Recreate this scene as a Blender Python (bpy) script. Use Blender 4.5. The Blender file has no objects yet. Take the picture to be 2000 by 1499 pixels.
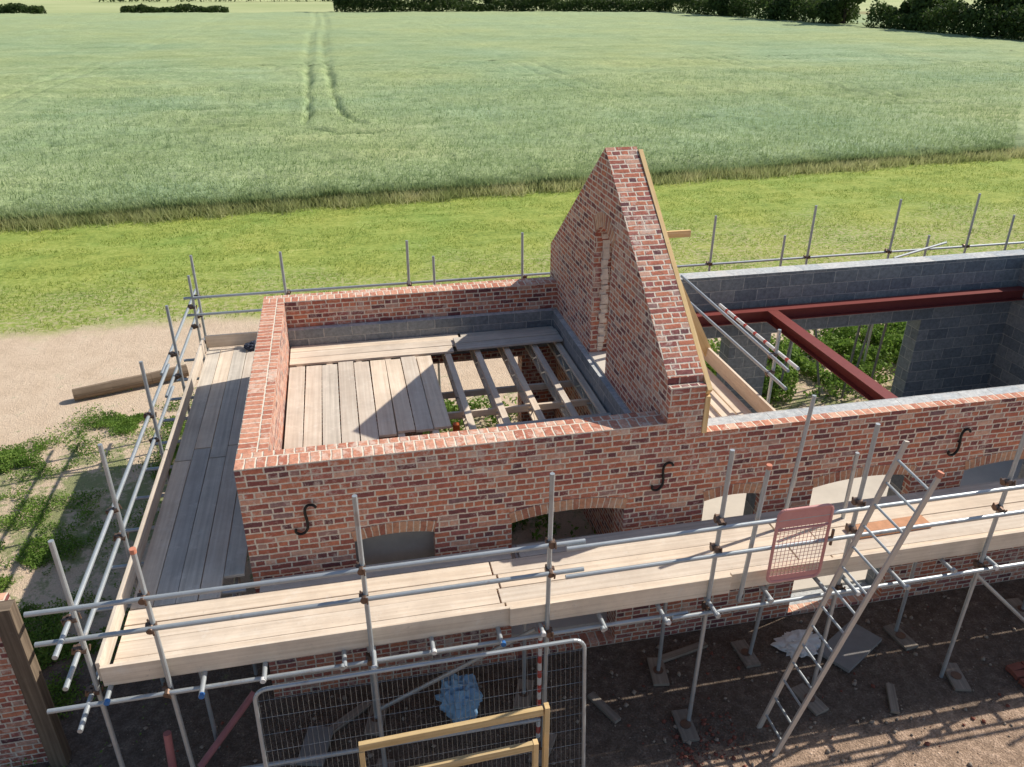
import bpy, math, random
import numpy as np
from mathutils import Vector, Matrix
random.seed(7); rng=np.random.default_rng(7)
scene=bpy.context.scene
COL=scene.collection
# ------------------------------------------------------------------ node helpers
class NT:
    def __init__(s,name):
        s.m=bpy.data.materials.new(name); s.m.use_nodes=True
        s.t=s.m.node_tree; s.t.nodes.clear()
        s.out=s.t.nodes.new('ShaderNodeOutputMaterial'); s.b=s.t.nodes.new('ShaderNodeBsdfPrincipled')
        s.t.links.new(s.b.outputs[0],s.out.inputs[0])
        s.b.inputs['Specular IOR Level'].default_value=.3
    def n(s,k,**kw):
        x=s.t.nodes.new(k)
        for a,b in kw.items(): setattr(x,a,b)
        return x
    def put(s,sock,v):
        if isinstance(v,bpy.types.NodeSocket): s.t.links.new(v,sock)
        elif isinstance(v,(int,float)):
            sock.default_value=v if sock.type=='VALUE' else ((v,v,v) if sock.type=='VECTOR' else (v,v,v,1))
        else:
            v=tuple(v)
            sock.default_value=v+(1,) if (sock.type=='RGBA' and len(v)==3) else v
    def ma(s,op,a,b=0,c=0):
        x=s.n('ShaderNodeMath',operation=op)
        s.put(x.inputs[0],a); s.put(x.inputs[1],b); s.put(x.inputs[2],c)
        return x.outputs[0]
    def vm(s,op,a,b=(0,0,0)):
        x=s.n('ShaderNodeVectorMath',operation=op); s.put(x.inputs[0],a); s.put(x.inputs[1],b)
        return x.outputs[0]
    def step(s,v,a,b):
        x=s.n('ShaderNodeMapRange',interpolation_type='SMOOTHSTEP')
        s.put(x.inputs[0],v); s.put(x.inputs[1],a); s.put(x.inputs[2],b); s.put(x.inputs[3],0.); s.put(x.inputs[4],1.)
        return x.outputs[0]
    def mix(s,f,a,b,mode='MIX'):
        x=s.n('ShaderNodeMix',data_type='RGBA',blend_type=mode)
        s.put(x.inputs[0],f); s.put(x.inputs[6],a); s.put(x.inputs[7],b)
        return x.outputs[2]
    def noise(s,vec,scale,detail=4,rough=.6,dist=0):
        x=s.n('ShaderNodeTexNoise'); s.put(x.inputs['Vector'],vec)
        x.inputs['Scale'].default_value=scale; x.inputs['Detail'].default_value=detail
        x.inputs['Roughness'].default_value=rough; x.inputs['Distortion'].default_value=dist
        return x.outputs[0]
    def ramp(s,f,stops,const=False):
        x=s.n('ShaderNodeValToRGB'); cr=x.color_ramp
        if const: cr.interpolation='CONSTANT'
        while len(cr.elements)<len(stops): cr.elements.new(.5)
        for e,(p,c) in zip(cr.elements,stops): e.position=p; e.color=tuple(c)+(1,)
        s.put(x.inputs[0],f); return x.outputs[0]
    def sep(s,v):
        x=s.n('ShaderNodeSeparateXYZ'); s.put(x.inputs[0],v); return x.outputs
    def comb(s,a,b,c=0.):
        x=s.n('ShaderNodeCombineXYZ'); s.put(x.inputs[0],a); s.put(x.inputs[1],b); s.put(x.inputs[2],c); return x.outputs[0]
    def bump(s,h,dist,strength=1.):
        x=s.n('ShaderNodeBump'); x.inputs['Strength'].default_value=strength; x.inputs['Distance'].default_value=dist
        s.put(x.inputs['Height'],h); s.t.links.new(x.outputs[0],s.b.inputs['Normal'])
    def base(s,c,rough=.8,metal=0.):
        s.put(s.b.inputs['Base Color'],c); s.put(s.b.inputs['Roughness'],rough); s.put(s.b.inputs['Metallic'],metal)
    def uv(s): return s.n('ShaderNodeUVMap').outputs[0]
    def pos(s): return s.n('ShaderNodeNewGeometry').outputs['Position']
    def rnd(s): return s.n('ShaderNodeObjectInfo').outputs['Random']

def masonry(name,bw,rh,mor,stops,mcol,hdr=0,smear=.5,smearcol=(.5,.42,.36),off=.5):
    M=NT(name); uv=M.uv(); p=M.pos()
    wob=M.noise(p,6,1); 
    U,V,_=M.sep(uv); wc=M.ma('SUBTRACT',wob,.5)
    U=M.ma('ADD',U,M.ma('MULTIPLY',wc,.024)); V=M.ma('ADD',V,M.ma('MULTIPLY',wc,.017))
    v=M.ma('DIVIDE',V,rh); row=M.ma('FLOOR',v); fv=M.ma('FRACT',v)
    if hdr:
        h=M.ma('LESS_THAN',M.ma('FLOORED_MODULO',row,float(hdr)),.5)
        width=M.ma('MULTIPLY',bw,M.ma('SUBTRACT',1.,M.ma('MULTIPLY',h,.5)))
    else: width=M.ma('ADD',bw,0.)
    wn=M.n('ShaderNodeTexWhiteNoise',noise_dimensions='1D'); M.put(wn.inputs['W'],row)
    s=M.ma('ADD',M.ma('DIVIDE',U,width),M.ma('ADD',M.ma('MULTIPLY',M.ma('FLOORED_MODULO',row,2.),off),M.ma('MULTIPLY',wn.outputs['Value'],.2)))
    col=M.ma('FLOOR',s); fu=M.ma('FRACT',s)
    w2=M.n('ShaderNodeTexWhiteNoise',noise_dimensions='3D'); M.put(w2.inputs['Vector'],M.comb(col,row,0.))
    du=M.ma('MULTIPLY',M.ma('MINIMUM',fu,M.ma('SUBTRACT',1.,fu)),width)
    dv=M.ma('MULTIPLY',M.ma('MINIMUM',fv,M.ma('SUBTRACT',1.,fv)),rh)
    d=M.ma('MINIMUM',du,dv)
    fine=M.noise(p,45,2,.7)
    d=M.ma('ADD',d,M.ma('MULTIPLY',M.ma('SUBTRACT',fine,.5),.016))
    mask=M.step(d,mor*.5-.003,mor*.5+.003)
    c=M.ramp(w2.outputs['Value'],stops)
    n14=M.noise(p,16,4,.75)
    c=M.mix(1.,c,M.ramp(n14,[(.25,(.62,.62,.64)),(.75,(1.34,1.34,1.32))]),'MULTIPLY')
    big=M.noise(p,.8,3)
    sm=M.step(M.ma('ADD',M.noise(p,9,4,.8),M.ma('MULTIPLY',M.ma('SUBTRACT',big,.5),.55)),.53,.68)
    c=M.mix(M.ma('MULTIPLY',sm,smear),c,smearcol)
    mc=M.mix(1.,mcol,M.ramp(n14,[(.3,(.78,.78,.78)),(.7,(1.12,1.12,1.12))]),'MULTIPLY')
    c=M.mix(mask,mc,c)
    M.base(c,.9)
    M.bump(M.ma('ADD',mask,M.ma('MULTIPLY',fine,.5)),.008,.8)
    return M.m
BR=[(0,(.14,.06,.065)),(.12,(.24,.085,.08)),(.26,(.42,.14,.09)),(.42,(.56,.215,.125)),(.56,(.46,.15,.10)),(.68,(.33,.12,.11)),(.80,(.5,.2,.13)),(.92,(.64,.38,.28)),(1,(.2,.11,.12))]
MC=(.74,.64,.53)
brick=masonry('brick_wall_material',.225,.075,.0185,BR,MC,hdr=3,smear=.6,smearcol=(.66,.55,.48))
bricktop=masonry('brick_top_material',.1125,.22,.018,[(0,(.46,.17,.11)),(.5,(.62,.28,.18)),(1,(.7,.42,.3))],(.82,.72,.58),smear=.6,smearcol=(.8,.69,.58))
brickarch=masonry('brick_arch_material',.075,.16,.012,[(0,(.34,.13,.09)),(.5,(.52,.26,.16)),(1,(.58,.38,.25))],MC,smear=.4)
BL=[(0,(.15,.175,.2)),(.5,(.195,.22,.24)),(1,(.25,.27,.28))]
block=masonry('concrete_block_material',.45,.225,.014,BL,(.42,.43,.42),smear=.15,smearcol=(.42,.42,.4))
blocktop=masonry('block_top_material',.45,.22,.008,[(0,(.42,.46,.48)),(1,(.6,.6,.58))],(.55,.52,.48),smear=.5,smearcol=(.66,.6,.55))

def wood(name,stops,ts=1.):
    M=NT(name); U,V,_=M.sep(M.uv()); r=M.rnd()
    g=M.comb(M.ma('ADD',M.ma('MULTIPLY',U,.7),M.ma('MULTIPLY',r,37.)),M.ma('ADD',M.ma('MULTIPLY',V,24.),M.ma('MULTIPLY',r,91.)),0.)
    gr=M.noise(g,1,3,.55,.3)
    c=M.ramp(gr,stops)
    bl=M.noise(M.pos(),2.2,5,.7)
    c=M.mix(1.,c,M.ramp(bl,[(.3,(.86,.85,.84)),(.7,(1.1,1.1,1.09))]),'MULTIPLY')
    tint=M.ramp(r,[(0,(.8,.81,.82)),(.35,(.95,.94,.93)),(.7,(1.04,1.0,.95)),(1,(1.1,1.05,.98))])
    c=M.mix(1.,c,tint,'MULTIPLY')
    sp=M.step(M.noise(M.pos(),19,3,.75),.64,.74)
    c=M.mix(M.ma('MULTIPLY',sp,.3),c,(.24,.2,.17))
    du=M.step(M.noise(M.vm('ADD',M.pos(),(4,1,2)),5,4,.75),.56,.70)
    c=M.mix(M.ma('MULTIPLY',du,.35*ts),c,(.8,.74,.66))
    M.base(c,.85); M.bump(gr,.003,.4); return M.m
board=wood('weathered_board_material',[(.22,(.60,.50,.405)),(.5,(.72,.625,.52)),(.78,(.81,.73,.63))])
boardgrey=wood('grey_board_material',[(.22,(.44,.41,.37)),(.5,(.57,.54,.49)),(.78,(.68,.64,.58))])
timber=wood('new_timber_material',[(.25,(.62,.43,.2)),(.5,(.74,.54,.28)),(.75,(.8,.63,.38))],.2)
oldwood=wood('old_timber_material',[(.25,(.1,.075,.055)),(.5,(.19,.145,.105)),(.75,(.3,.235,.17))],.15)
dirtywood=wood('muddy_board_material',[(.25,(.2,.17,.14)),(.5,(.29,.25,.21)),(.75,(.38,.33,.28))],.3)

def metal(name,c1,c2,rust=.3,metalv=.6,rough=.45):
    M=NT(name); p=M.pos(); n=M.noise(p,9,4,.7)
    c=M.mix(n,c1,c2); ru=M.step(M.noise(M.vm('ADD',p,(3,8,1)),3,4,.7),.6,.72)
    c=M.mix(M.ma('MULTIPLY',ru,rust),c,(.22,.1,.05)); M.base(c,rough,metalv); return M.m
galv=metal('galvanised_tube_material',(.34,.38,.4),(.54,.57,.59),.35,.5)
darkgalv=metal('dull_tube_material',(.12,.13,.13),(.22,.23,.23),.35,.4)
rusty=metal('coupler_rust_material',(.12,.1,.09),(.25,.15,.1),.6)
iron=metal('black_iron_material',(.012,.012,.013),(.03,.03,.03),.1,.3,.5)
redsteel=metal('red_oxide_steel_material',(.17,.035,.03),(.25,.06,.05),.15,.0,.5)
alu=metal('ladder_metal_material',(.5,.46,.41),(.66,.6,.53),.3,.25,.5)
pinkmetal=metal('pink_painted_metal_material',(.62,.26,.24),(.74,.38,.34),.3,.0,.5)
wire=metal('wire_material',(.3,.31,.31),(.42,.43,.43),.15,.7,.4)
def plain(name,c,rough=.7,var=.25,scale=6,bump=.0):
    M=NT(name); n=M.noise(M.pos(),scale,5,.65)
    a=tuple(x*(1-var) for x in c); b=tuple(min(1,x*(1+var)) for x in c)
    M.base(M.mix(n,a,b),rough)
    if bump: M.bump(n,bump)
    return M.m
concrete=plain('concrete_material',(.62,.56,.48),.9,.2,2.5,.004)
plasterr=plain('reveal_mortar_material',(.78,.64,.54),.95,.4,14,.03)
orange=plain('faded_orange_cap_material',(.62,.25,.16),.6)
orangeb=plain('orange_plastic_material',(.7,.16,.04),.5)
whitep=plain('white_plastic_material',(.72,.72,.7),.5)
bluebag=plain('blue_bag_material',(.24,.42,.62),.6,.5,6,.01)
pinkpipe=plain('pink_pipe_material',(.42,.17,.17),.5)
blueplastic=plain('blue_plastic_material',(.04,.16,.42),.45)
darkboard=plain('dark_sheet_material',(.26,.26,.25),.8,.25,5)
blackhole=plain('dark_cloth_material',(.05,.06,.09),.9)
rustor=plain('orange_stain_board_material',(.58,.3,.17),.8,.4,9)
stone=plain('rubble_material',(.36,.29,.23),.95,.45,11,.01)
slab=plain('paving_slab_material',(.25,.24,.23),.9,.2,8,.004)

def foliage(name,c1,c2,c3,scale=3.,trans=.25):
    M=NT(name); p=M.pos()
    c=M.ramp(M.noise(p,scale,3,.7),[(.3,c1),(.52,c2),(.74,c3)])
    M.base(c,.7)
    tr=M.n('ShaderNodeBsdfTranslucent'); M.put(tr.inputs[0],c)
    mx=M.n('ShaderNodeMixShader'); mx.inputs[0].default_value=trans
    M.t.links.new(M.b.outputs[0],mx.inputs[1]); M.t.links.new(tr.outputs[0],mx.inputs[2]); M.t.links.new(mx.outputs[0],M.out.inputs[0])
    return M.m
leaf_dark=foliage('tree_leaf_material',(.035,.06,.016),(.06,.1,.025),(.11,.16,.045),.35,.35)
weed=foliage('weed_leaf_material',(.09,.17,.03),(.18,.3,.05),(.3,.42,.09),3.,.4)
lawnblade=foliage('lawn_blade_material',(.2,.28,.045),(.32,.39,.08),(.48,.52,.15),.6,.4)
cropblade=foliage('crop_blade_material',(.25,.34,.15),(.35,.44,.21),(.48,.55,.30),.25,.4)
edgeblade=foliage('verge_blade_material',(.28,.33,.12),(.46,.48,.22),(.64,.6,.34),.6,.5)
bark=plain('bark_material',(.07,.055,.04),.95,.4,6,.03)

# ------------------------------------------------------------------ object helpers
def link(o): COL.objects.link(o); return o
def thing(name,label,cat,loc=(0,0,0),group=None):
    o=bpy.data.objects.new(name,None); o.empty_display_size=.2; o.location=loc; link(o)
    o["label"]=label; o["category"]=cat
    if group:o["group"]=group
    return o
def tag(o,label,cat,group=None):
    o["label"]=label; o["category"]=cat
    if group:o["group"]=group
    return o
def par(o,p):
    o.parent=p; o.location=Vector(o.location)-Vector(p.location); return o
def mesh(name,verts,faces,mats,uvs=None,fm=None,smooth=False,parent=None):
    me=bpy.data.meshes.new(name); me.from_pydata([tuple(v) for v in verts],[],faces)
    for m in (mats if isinstance(mats,(list,tuple)) else [mats]): me.materials.append(m)
    if uvs is not None:
        ul=me.uv_layers.new(name='UVMap'); k=0
        for f in uvs:
            for c in f: ul.data[k].uv=c; k+=1
    if fm: 
        for i,x in enumerate(fm): me.polygons[i].material_index=x
    if smooth:
        for p in me.polygons:p.use_smooth=True
    o=link(bpy.data.objects.new(name,me))
    if parent is not None: par(o,parent)
    return o
class MB:
    def __init__(s): s.v=[];s.f=[];s.u=[];s.m=[]
    def quad(s,p,uv=None,m=0):
        i=len(s.v); s.v+=[tuple(x) for x in p]; s.f.append(tuple(range(i,i+len(p)))); s.u.append(uv or [(0,0)]*len(p)); s.m.append(m)
    def box(s,x0,x1,y0,y1,z0,z1,L=0,m=0,M=None,bev=0.):
        P=[(x0,y0,z0),(x1,y0,z0),(x1,y1,z0),(x0,y1,z0),(x0,y0,z1),(x1,y0,z1),(x1,y1,z1),(x0,y1,z1)]
        F=[(0,3,2,1),(4,5,6,7),(0,1,5,4),(2,3,7,6),(1,2,6,5),(3,0,4,7)]; N=[2,2,1,1,0,0]
        for f,n in zip(F,N):
            ax=[a for a in (0,1,2) if a!=n]
            if L in ax: a=L;b=[q for q in ax if q!=L][0]
            else:a,b=ax
            pts=[P[i] for i in f]
            uv=[(p[a],p[b]+.37*n) for p in pts]
            if M is not None: pts=[tuple(M@Vector(p)) for p in pts]
            s.quad(pts,uv,m)
    def tube(s,a,b,r,n=10,m=0,r2=None):
        a=Vector(a);b=Vector(b);d=(b-a);L=d.length;d.normalize()
        t=Vector((0,0,1)) if abs(d.z)<.9 else Vector((1,0,0)); u=d.cross(t).normalized();w=d.cross(u)
        r2=r if r2 is None else r2
        A=[a+(u*math.cos(2*math.pi*i/n)+w*math.sin(2*math.pi*i/n))*r for i in range(n)]
        B=[b+(u*math.cos(2*math.pi*i/n)+w*math.sin(2*math.pi*i/n))*r2 for i in range(n)]
        for i in range(n):
            j=(i+1)%n; s.quad([A[i],B[i],B[j],A[j]],[(0,i/n),(L,i/n),(L,(i+1)/n),(0,(i+1)/n)],m)
        s.quad(A,[(0,0)]*n,m); s.quad(B[::-1],[(0,0)]*n,m)
    def path(s,pts,r,n=6,m=0):
        for a,b in zip(pts[:-1],pts[1:]): s.tube(a,b,r,n,m)
    def make(s,name,mats,parent=None,merge=False,bevel=0):
        o=mesh(name,s.v,s.f,mats,s.u,s.m,False,parent)
        if bevel:
            import bmesh
            bm=bmesh.new(); bm.from_mesh(o.data); bmesh.ops.remove_doubles(bm,verts=bm.verts,dist=1e-5); bm.to_mesh(o.data); bm.free()
            md=o.modifiers.new('bevel','BEVEL'); md.width=bevel; md.segments=2; md.limit_method='ANGLE'
        return o
def tubeobj(name,a,b,r,mat,parent=None,n=12):
    s=MB(); s.tube(a,b,r,n); o=s.make(name,mat,parent)
    for p in o.data.polygons[:n]: p.use_smooth=True
    return o
def boardobj(name,x0,x1,y0,y1,z0,z1,L,mat,parent=None,rot=0.,bev=.004):
    c=Vector(((x0+x1)/2,(y0+y1)/2,(z0+z1)/2)); s=MB()
    s.box(x0-c.x,x1-c.x,y0-c.y,y1-c.y,z0-c.z,z1-c.z,L)
    o=s.make(name,mat,None,bevel=bev); o.location=c; o.rotation_euler[2]=rot
    if parent: par(o,parent)
    return o
def beamobj(name,a,b,w,h,mat,parent=None,up=(0,0,1)):
    a=Vector(a);b=Vector(b);d=b-a;L=d.length;d.normalize(); u=Vector(up); sdv=d.cross(u).normalized(); u=sdv.cross(d)
    M=Matrix((d,sdv,u)).transposed().to_4x4(); M.translation=a
    s=MB(); s.box(0,L,-w/2,w/2,-h/2,h/2,0)
    o=s.make(name,mat,None,bevel=.003); o.matrix_world=M
    if parent: o.parent=parent; o.location=Vector(a)-Vector(parent.location)
    return o

def wall(name,axis,a0,a1,o0,o1,zb,zt,openings,mats,parent,topalong=False,N=14):
    """slab wall. axis 0: runs in X, thickness in Y o0..o1; axis 1: runs in Y, thickness in X. zt may be function."""
    ztf=zt if callable(zt) else (lambda a:zt)
    br={a0,a1}
    for (p,q,lo,sp,rise) in openings:
        for i in range(N+1): br.add(round(p+(q-p)*i/N,5))
    if callable(zt):
        for k in getattr(zt,'breaks',[]): br.add(k)
    br=sorted(br)
    def op(a,mid):
        for (p,q,lo,sp,rise) in openings:
            if p<mid<q:
                h=(q-p)/2;c=(p+q)/2; return [(zb,lo),(sp+rise*(1-((a-c)/h)**2),ztf(a))] if lo>zb+1e-4 else [(sp+rise*(1-((a-c)/h)**2),ztf(a))]
        return [(zb,ztf(a))]
    P=(lambda a,o,z:(a,o,z)) if axis==0 else (lambda a,o,z:(o,a,z))
    s=MB()
    cols=[]
    for a,b in zip(br[:-1],br[1:]):
        m=(a+b)/2; cols.append((a,b,op(a,m),op(b,m)))
    for k,(a,b,A,B) in enumerate(cols):
        for (l0,h0),(l1,h1) in zip(A,B):
            for o,fl in ((o0,0),(o1,1)):
                q=[P(a,o,l0),P(b,o,l1),P(b,o,h1),P(a,o,h0)]; uv=[(a,l0),(b,l1),(b,h1),(a,h0)]
                if (fl==1)^(axis==1): q=q[::-1];uv=uv[::-1]
                s.quad(q,uv,0 if fl==0 else 2)
            q=[P(a,o0,h0),P(b,o0,h1),P(b,o1,h1),P(a,o1,h0)]
            if topalong:
                k1=1/max(.3,math.cos(math.atan2(abs(h1-h0),b-a))); uv=[(o0,a*k1),(o0,b*k1),(o1,b*k1),(o1,a*k1)]
            else: uv=[(a,0.004),(b,.004),(b,abs(o1-o0)+.004),(a,abs(o1-o0)+.004)]
            if axis==1:q=q[::-1];uv=uv[::-1]
            s.quad(q,uv,1)
            q=[P(a,o0,l0),P(a,o1,l0),P(b,o1,l1),P(b,o0,l1)]; uv=[(a,o0),(a,o1),(b,o1),(b,o0)]
            if axis==1:q=q[::-1];uv=uv[::-1]
            s.quad(q,uv,0)
        for side,(x,Q) in enumerate(((a,A),(b,B))):
            nb=None
            if side==0 and k>0: nb=cols[k-1][3]
            if side==1 and k<len(cols)-1: nb=cols[k+1][2]
            for (l,h) in Q:
                if nb and any(abs(l-l2)<1e-4 and abs(h-h2)<1e-4 for l2,h2 in nb): continue
                q=[P(x,o1,l),P(x,o0,l),P(x,o0,h),P(x,o1,h)]; uv=[(o1,l),(o0,l),(o0,h),(o1,h)]
                if (side==1)^(axis==1): q=q[::-1];uv=uv[::-1]
                s.quad(q,uv,0)
    return s.make(name,mats,parent)
def arch(name,p,q,sp,rise,y0,y1,parent,axis=0,hgt=.15,N=14):
    s=MB();c=(p+q)/2;h=(q-p)/2;P=(lambda a,o,z:(a,o,z)) if axis==0 else (lambda a,o,z:(o,a,z))
    f=lambda a:sp+rise*(1-((a-c)/h)**2)
    pts=[];L=0
    for i in range(N+1):
        a=p+(q-p)*i/N; sl=-2*rise*(a-c)/h/h; n=Vector((-sl,1)).normalized(); 
        if pts: L+=math.hypot(a-pts[-1][0],f(a)-pts[-1][1])
        pts.append((a,f(a)+.002,a+n.x*hgt,f(a)+n.y*hgt,L))
    for A,B in zip(pts[:-1],pts[1:]):
        o=y0
        qd=[P(A[0],o,A[1]),P(B[0],o,B[1]),P(B[2],o,B[3]),P(A[2],o,A[3])];uv=[(A[4],.005),(B[4],.005),(B[4],.155),(A[4],.155)]
        if axis==1: qd=qd[::-1];uv=uv[::-1]
        s.quad(qd,uv)
        s.quad([P(A[2],y0,A[3]),P(B[2],y0,B[3]),P(B[2],y1,B[3]),P(A[2],y1,A[3])],[(A[4],0),(B[4],0),(B[4],.1),(A[4],.1)])
    return s.make(name,brickarch,parent)

# ------------------------------------------------------------------ noise in numpy
def vn(x,y,sc,seed=0):
    r=np.random.default_rng(seed).random((256,256)); X=x*sc;Y=y*sc
    i=np.floor(X).astype(int);j=np.floor(Y).astype(int);u=X-i;v=Y-j;u=u*u*(3-2*u);v=v*v*(3-2*v)
    g=lambda a,b:r[a%256,b%256]
    return (g(i,j)*(1-u)+g(i+1,j)*u)*(1-v)+(g(i,j+1)*(1-u)+g(i+1,j+1)*u)*v
def fbm(x,y,sc,seed,o=4): return sum(vn(x,y,sc*2**k,seed+k)*.5**k for k in range(o))/sum(.5**k for k in range(o))
def npmesh(name,V,F,mat,smooth=False):
    me=bpy.data.meshes.new(name); nf,k=F.shape
    me.vertices.add(len(V)); me.vertices.foreach_set('co',V.astype(np.float32).ravel())
    me.loops.add(nf*k); me.loops.foreach_set('vertex_index',F.astype(np.int32).ravel())
    me.polygons.add(nf); me.polygons.foreach_set('loop_start',np.arange(0,nf*k,k,dtype=np.int32)); 
    me.update(calc_edges=True); me.validate()
    if smooth: me.polygons.foreach_set('use_smooth',np.ones(nf,bool))
    me.materials.append(mat); return link(bpy.data.objects.new(name,me))
def blades(name,X,Y,Z,h,w,mat,lean=.5,hv=.4):
    n=len(X); a=rng.random(n)*math.tau; hh=h*(1-hv+2*hv*rng.random(n)); la=rng.random(n)*math.tau; ll=lean*hh*rng.random(n)
    dx=np.cos(a)*w/2;dy=np.sin(a)*w/2
    V=np.empty((n,3,3)); V[:,0]=np.c_[X-dx,Y-dy,Z];V[:,1]=np.c_[X+dx,Y+dy,Z];V[:,2]=np.c_[X+np.cos(la)*ll,Y+np.sin(la)*ll,Z+hh]
    return npmesh(name,V.reshape(-1,3),np.arange(3*n).reshape(-1,3),mat)
def leafcloud(P,size):
    n=len(P); a=rng.normal(size=(n,3)); a/=np.linalg.norm(a,axis=1)[:,None]; b=rng.normal(size=(n,3)); b-=a*(a*b).sum(1)[:,None]; b/=np.linalg.norm(b,axis=1)[:,None]
    s=(size*(.6+.8*rng.random(n)))[:,None]
    V=np.stack([P-a*s*.5,P+b*s*.3,P+a*s*.5,P-b*s*.3],1)
    return V.reshape(-1,3),np.arange(4*n).reshape(-1,4)

# ------------------------------------------------------------------ GROUND
G=NT('ground_material'); p=G.pos(); X,Y,_=G.sep(p)
n1=G.noise(p,.35,4,.65); n2=G.noise(p,1.7,5,.7); n3=G.noise(p,7,5,.78); n4=G.noise(p,40,2,.7)
c_=lambda v:G.ma('SUBTRACT',v,.5)
nst=G.noise(G.vm('MULTIPLY',p,(.22,1.6,1.)),1.,4,.7)
grass=G.ramp(G.ma('ADD',G.ma('ADD',G.ma('MULTIPLY',n2,.3),G.ma('MULTIPLY',nst,.2)),G.ma('MULTIPLY',n3,.5)),[(.36,(.13,.19,.04)),(.46,(.27,.34,.065)),(.55,(.40,.46,.11)),(.66,(.56,.56,.22))])
grass=G.mix(1.,grass,G.ramp(n1,[(.3,(.78,.92,.85)),(.7,(1.12,1.04,1.))]),'MULTIPLY')
sand=G.ramp(G.ma('ADD',G.ma('MULTIPLY',n2,.5),G.ma('MULTIPLY',n4,.5)),[(.3,(.52,.39,.27)),(.5,(.68,.53,.385)),(.7,(.78,.64,.49))])
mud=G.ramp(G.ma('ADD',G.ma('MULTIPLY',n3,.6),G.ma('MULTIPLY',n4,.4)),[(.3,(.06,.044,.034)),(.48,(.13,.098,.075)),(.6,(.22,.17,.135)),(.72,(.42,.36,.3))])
mud=G.mix(G.step(G.ma('ADD',Y,G.ma('MULTIPLY',c_(n2),.8)),-1.7,-2.1),mud,G.mix(1.,mud,(2.7,2.5,2.3),'MULTIPLY'))  # sunlight painted in: mud lightened in front, left dark in the scaffold's shade
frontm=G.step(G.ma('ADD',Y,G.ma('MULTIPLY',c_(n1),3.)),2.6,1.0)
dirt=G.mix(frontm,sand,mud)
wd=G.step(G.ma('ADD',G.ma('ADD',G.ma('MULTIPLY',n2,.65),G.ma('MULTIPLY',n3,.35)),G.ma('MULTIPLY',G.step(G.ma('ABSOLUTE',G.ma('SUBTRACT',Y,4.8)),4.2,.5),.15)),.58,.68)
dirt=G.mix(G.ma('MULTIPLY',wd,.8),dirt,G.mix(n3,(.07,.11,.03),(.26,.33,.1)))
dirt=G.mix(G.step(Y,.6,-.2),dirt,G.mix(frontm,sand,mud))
lawnm=G.step(G.ma('ADD',Y,G.ma('ADD',G.ma('MULTIPLY',c_(n1),2.5),G.ma('MULTIPLY',c_(n3),1.2))),12.4,13.3)
bare=G.ma('MULTIPLY',G.step(n3,.46,.6),G.step(G.ma('ADD',G.ma('ADD',Y,G.ma('MULTIPLY',G.step(X,12.,3.),3.)),G.ma('MULTIPLY',c_(n1),9.)),21.,15.5))
lawn=G.mix(G.ma('MULTIPLY',bare,.8),grass,(.56,.46,.3))
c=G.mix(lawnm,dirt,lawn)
edgey=G.ma('ADD',24.45,G.ma('MULTIPLY',X,.09))
em=G.step(G.ma('ADD',G.ma('SUBTRACT',Y,edgey),G.ma('MULTIPLY',c_(n2),1.2)),-.5,-.0)
c=G.mix(em,c,(.32,.3,.14))
far=G.step(Y,206.,207.)
fc=G.ramp(G.noise(p,.02,3),[(.35,(.38,.44,.2)),(.65,(.48,.52,.26))])
c=G.mix(far,c,fc)
G.base(c,.95); G.bump(G.ma('ADD',n3,G.ma('MULTIPLY',n4,.6)),.05,.8)
gx=np.array([-3000,-60,-12,20,60,3000.]);gy=np.array([-300,-12,26,60,400,4000.])
xx,yy=np.meshgrid(gx,gy,indexing='ij'); V=np.c_[xx.ravel(),yy.ravel(),np.zeros(xx.size)]
F=[];ny=len(gy)
for i in range(len(gx)-1):
    for j in range(ny-1):F.append((i*ny+j,(i+1)*ny+j,(i+1)*ny+j+1,i*ny+j+1))
ground=npmesh('ground',V,np.array(F),G.m); ground["kind"]="structure"

# ------------------------------------------------------------------ CROP FIELD
def edge(x): return 24.45+.09*x
def cropz(x,y,far=False):
    h=.74-.36*np.exp(-np.clip(y-edge(x),0,50)/1.1)+.22*(fbm(x,y,.9,3,4)-.5)+.16*(vn(x,y,.22,21)-.5)
    h+= .06*(rng.random(x.shape)-.5)
    wv=.5*np.sin(y*.05)
    def groove(d,w=.28,dp=.5): return -dp*np.exp(-(d/w)**2)
    m=np.clip((y-38.)/3,0,1)
    gw=.17+.16*np.clip((y-55)/10,0,1)
    for cx in (-39.3,-19.3,.55,19.6,39.5,59.5):
        dp=.26 if cx==.55 else .07
        brk=.3+1.1*vn(y,y*0+cx,.35,31) if cx!=.55 else .55+.7*vn(y,y*0,.3,12)
        for s in (-.85,.85):
            hook=(2.2*np.exp(-np.clip(y-38,0,60)/3.) if s>0 else 0.) if cx==.55 else 0.
            h+=groove(x-(cx+s+hook+wv*.5+.25*(vn(y,y*0,.4,8)-.5)),gw,dp)*m*brk
    mh=np.clip((10-x)/7,0,1)*np.clip((x+.6)/1,0,1)
    yc=36.4+.05*x+2.0*np.exp(-np.clip(x+.3,0,9)/1.1)
    for s in (0,): h+=groove(y-(yc+s),.28,.28)*mh
    for (bx,by,r) in ((19.6,38.2,.45),(22.6,38.4,.4),(-6.5,34.6,1.5),(-9.5,35.4,1.2),(-12,36,.8),(-2.5,34,.9),(8,33.5,.6)):
        h-=.28*np.exp(-(((x-bx)/r)**2+((y-by)/(r*.5))**2)*1.0)*(.3+vn(x,y,2.2,5))
    st=fbm(x*.28,y*1.1,.55,91,4); h-=.34*np.clip(st-.56,0,1)*2.4*np.exp(-((y-40)/22)**2)
    return h
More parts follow.
